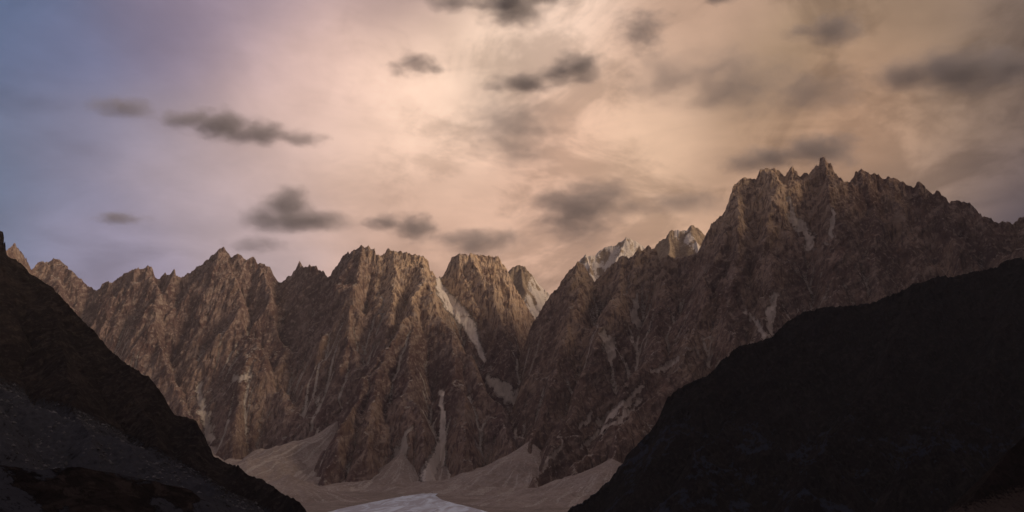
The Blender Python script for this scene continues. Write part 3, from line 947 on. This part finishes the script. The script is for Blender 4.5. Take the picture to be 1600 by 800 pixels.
# loose stones on the left scree
XL, YL, ZL = LEFT
rs = np.random.default_rng(5)
gyl, gxl = np.gradient(ZL, 4.5)
PXL, PYL = project(XL, YL, ZL)
topl = np.interp(PXL, [0, 60, 120, 200, 280, 360, 440], [585, 615, 635, 675, 715, 765, 800])
cand = np.argwhere((PXL > -40) & (PXL < 420) & (PYL > topl + 5) & (PYL < 805) & (np.hypot(gxl, gyl) < 1.1))
pick = cand[rs.choice(len(cand), min(7000, len(cand)), replace=False)]
octa = np.array([(1, 0, 0), (0, 1, 0), (-1, 0, 0), (0, -1, 0), (0.2, 0.1, 0.9), (0, 0, -0.8)], float)
tri = np.array([(0, 1, 4), (1, 2, 4), (2, 3, 4), (3, 0, 4), (1, 0, 5), (2, 1, 5), (3, 2, 5), (0, 3, 5)])
n = len(pick)
size = 0.9 + 6.5 * rs.random(n) ** 7
rot = rs.random(n) * 6.28
base = octa[None] * (0.65 + 0.7 * rs.random((n, 6, 3)))
vx = base[..., 0] * np.cos(rot)[:, None] - base[..., 1] * np.sin(rot)[:, None]
vy = base[..., 0] * np.sin(rot)[:, None] + base[..., 1] * np.cos(rot)[:, None]
P = np.stack([vx, vy, base[..., 2] * 0.8], -1) * size[:, None, None]
ctr = np.stack([XL[pick[:, 0], pick[:, 1]], YL[pick[:, 0], pick[:, 1]], ZL[pick[:, 0], pick[:, 1]]], -1)
ctr[:, :2] += rs.uniform(-2, 2, (n, 2))
P = (P + ctr[:, None]).reshape(-1, 3)
T = (tri[None] + 6 * np.arange(n)[:, None, None]).reshape(-1, 3)
me = bpy.data.meshes.new('scree_stones')
me.from_pydata(P.tolist(), [], T.tolist())
m = bpy.data.materials.new('stone')
m.use_nodes = True
t = m.node_tree
rnd = N(t, 'ShaderNodeNewGeometry').outputs['Random Per Island']
t.links.new(mix_col(t, rnd, (0.022, 0.022, 0.025, 1), (0.095, 0.095, 0.108, 1)), t.nodes['Principled BSDF'].inputs['Base Color'])
t.nodes['Principled BSDF'].inputs['Roughness'].default_value = 0.9
me.materials.append(m)
o = bpy.data.objects.new('scree_stones', me)
sc.collection.objects.link(o)
tag(o, 'loose grey stones strewn over the left scree', kind='stuff')

# haze
def haze_box():
    x0, x1, y0, y1, z0, z1 = -9000, 9000, -3000, 14500, -40, 4500
    vs = [(x, y, z) for z in (z0, z1) for y in (y0, y1) for x in (x0, x1)]
    fs = [(0, 2, 3, 1), (4, 5, 7, 6), (0, 1, 5, 4), (2, 6, 7, 3), (0, 4, 6, 2), (1, 3, 7, 5)]
    me = bpy.data.meshes.new('haze')
    me.from_pydata(vs, [], fs)
    m = bpy.data.materials.new('haze')
    m.use_nodes = True
    t = m.node_tree
    t.nodes.clear()
    pv = N(t, 'ShaderNodeVolumePrincipled')
    pv.inputs['Color'].default_value = (0.86, 0.84, 0.86, 1)
    pv.inputs['Density'].default_value = HAZE
    out = N(t, 'ShaderNodeOutputMaterial')
    t.links.new(pv.outputs[0], out.inputs['Volume'])
    me.materials.append(m)
    o = bpy.data.objects.new('haze', me)
    sc.collection.objects.link(o)
    tag(o, 'thin evening haze filling the whole valley', kind='stuff')


HAZE = 1.35e-5
haze_box()

# ------------------------------------------------------------------ clouds (beyond the haze, above and behind the peaks)
def ellipsoid(vs, fs, c, r, seg=14, rings=9):
    o = len(vs)
    for i in range(rings + 1):
        th = math.pi * i / rings
        for j in range(seg):
            ph = 2 * math.pi * j / seg
            vs.append((c[0] + r[0] * math.sin(th) * math.cos(ph), c[1] + r[1] * math.sin(th) * math.sin(ph), c[2] + r[2] * math.cos(th)))
    for i in range(rings):
        for j in range(seg):
            a, b = o + i * seg + j, o + i * seg + (j + 1) % seg
            fs.append((a, a + seg, b + seg, b))


def cloud(Y, lobes, dens, label, seed, rag=1.0, tone=0.62):
    """lobes: (px, py, half width, half height) in the photo; depth of a lobe like its mean size"""
    W = [(at(px, py, Y), np.array([rx, 0.0, ry]) * Y / F_PX * 1.12) for px, py, rx, ry in lobes]
    for c, r in W:
        r[1] = 0.45 * r[0] + 0.55 * r[2]
    org = np.mean([c for c, r in W], axis=0)
    size = max(max(r) for c, r in W)
    vs, fs = [], []
    for c, r in W:
        ellipsoid(vs, fs, c - org, r * 1.42)
    me = bpy.data.meshes.new('cloud')
    me.from_pydata(vs, [], fs)
    o = bpy.data.objects.new('cloud', me)
    sc.collection.objects.link(o)
    md = o.modifiers.new('union', 'REMESH')
    md.mode = 'VOXEL'
    md.voxel_size = size / 9.0
    dg = bpy.context.evaluated_depsgraph_get()
    new = bpy.data.meshes.new_from_object(o.evaluated_get(dg))
    o.modifiers.clear()
    o.data = new
    bpy.data.meshes.remove(me)
    o.location = org
    m = bpy.data.materials.new('cloud_vapour')
    m.use_nodes = True
    t = m.node_tree
    t.nodes.clear()
    tcn = N(t, 'ShaderNodeTexCoord')
    p = tcn.outputs['Object']
    sc_ = 1.0 / size
    q = vmath(t, 'MULTIPLY', p, (sc_, sc_, sc_ * 1.9)).outputs[0]
    nv = N(t, 'ShaderNodeTexNoise')
    nv.noise_dimensions = '4D'
    nv.inputs['W'].default_value = seed * 1.37
    nv.inputs['Scale'].default_value = 2.1
    nv.inputs['Detail'].default_value = 8
    nv.inputs['Roughness'].default_value = 0.62
    nv.inputs['Distortion'].default_value = 0.3
    t.links.new(q, nv.inputs['Vector'])
    field = None
    for c, r in W:
        e = vmath(t, 'MULTIPLY', vmath(t, 'SUBTRACT', p, tuple(c - org)).outputs[0], tuple(1.0 / r)).outputs[0]
        L = vmath(t, 'LENGTH', e).outputs['Value']
        f = math_node(t, 'SUBTRACT', 1.0, L)
        if field is None:
            field = f
        else:
            n = N(t, 'ShaderNodeMath', operation='SMOOTH_MAX')
            t.links.new(field, n.inputs[0]); t.links.new(f, n.inputs[1])
            n.inputs[2].default_value = 0.3
            field = n.outputs[0]
    edge = math_node(t, 'MULTIPLY', math_node(t, 'SUBTRACT', nv.outputs['Fac'], 0.53), 2.1 * rag)
    field = math_node(t, 'ADD', field, edge)
    d = map_range(t, field, -0.14, 1.05, 0.0, dens / (size * 0.66))
    pv = N(t, 'ShaderNodeVolumePrincipled')
    pv.inputs['Color'].default_value = (tone, tone * 0.955, tone * 1.0, 1)
    t.links.new(d, pv.inputs['Density'])
    out = N(t, 'ShaderNodeOutputMaterial')
    t.links.new(pv.outputs[0], out.inputs['Volume'])
    new.materials.clear()
    new.materials.append(m)
    tag(o, label, 'cloud', group='low dark clouds drifting above the peaks')
    return o


cloud(17000, [(290, 187, 44, 17), (345, 196, 66, 26), (405, 208, 54, 20), (470, 217, 44, 13)], 2.6, 'long dark cloud trailing to the right, alone in the mauve sky above the left peaks', 1)
cloud(17500, [(195, 169, 58, 17)], 1.5, 'faint small grey cloud just left of the long dark cloud', 2)
cloud(18000, [(188, 341, 46, 10)], 1.4, 'thin faint cloud low over the leftmost peaks', 3)
cloud(18000, [(450, 322, 46, 34), (415, 343, 44, 22), (490, 345, 62, 18), (455, 345, 60, 20)], 2.2, 'rounded heaped grey cloud above the tallest left spire', 4, rag=0.7)
cloud(16500, [(650, 100, 44, 17), (622, 112, 20, 12), (680, 108, 18, 10)], 1.3, 'small arched wisp of cloud at upper middle left of the brightest glow', 5, rag=1.3)
cloud(16000, [(905, 106, 50, 26), (820, 129, 66, 14), (870, 118, 40, 18)], 3.0, 'dark ragged cloud with a long left tail, right under the brightest sky', 6)
cloud(15500, [(800, 6, 70, 36), (850, -12, 60, 26), (705, 2, 60, 16)], 3.0, 'dark purple cloud cut by the top edge above the brightest sky', 7)
cloud(17000, [(800, 190, 90, 56), (810, 235, 66, 38)], 0.85, 'large soft translucent cloud below the ragged dark one', 8, rag=1.4)
cloud(18000, [(900, 332, 76, 52), (935, 312, 60, 36), (870, 318, 40, 30)], 1.6, 'broad dark smudged cloud above the deep notch', 9)
cloud(18500, [(648, 356, 40, 24), (600, 350, 36, 16)], 1.6, 'small double cloud above the two middle towers', 10)
cloud(16500, [(745, 378, 68, 24), (790, 372, 40, 18)], 1.7, 'flat soft cloud sitting on the blunt middle summit', 11)
cloud(15500, [(1285, 234, 74, 30), (1215, 246, 64, 22), (1160, 256, 48, 16)], 2.0, 'grey cloud bank touching the needle spires of the massif', 12)
cloud(15500, [(1500, 112, 104, 38), (1590, 104, 80, 34), (1410, 116, 66, 26)], 2.4, 'largest dark cloud at the right edge of the picture', 13)
cloud(16500, [(1305, 45, 54, 28), (1250, 50, 34, 14)], 1.4, 'soft grey cloud above and left of the largest dark cloud', 14)
cloud(17000, [(1040, 125, 84, 48), (1150, 130, 110, 52), (1270, 140, 90, 40)], 1.1, 'wide pale brown cloud veil in the tan sky right of the ragged dark one', 15, rag=1.2)
cloud(18500, [(1070, 318, 80, 20), (1000, 325, 50, 14)], 1.1, 'thin tan cloud band left of the massif shoulder', 16)
cloud(18500, [(400, 383, 54, 14)], 0.8, 'thinnest pale streak of cloud just above the left towers', 17)
cloud(15500, [(1125, -6, 36, 12)], 2.0, 'scrap of dark cloud peeking over the top edge right of the middle', 18)
cloud(16500, [(1000, 50, 50, 44)], 0.9, 'tall faint cloud right of the brightest sky', 19, rag=1.4)
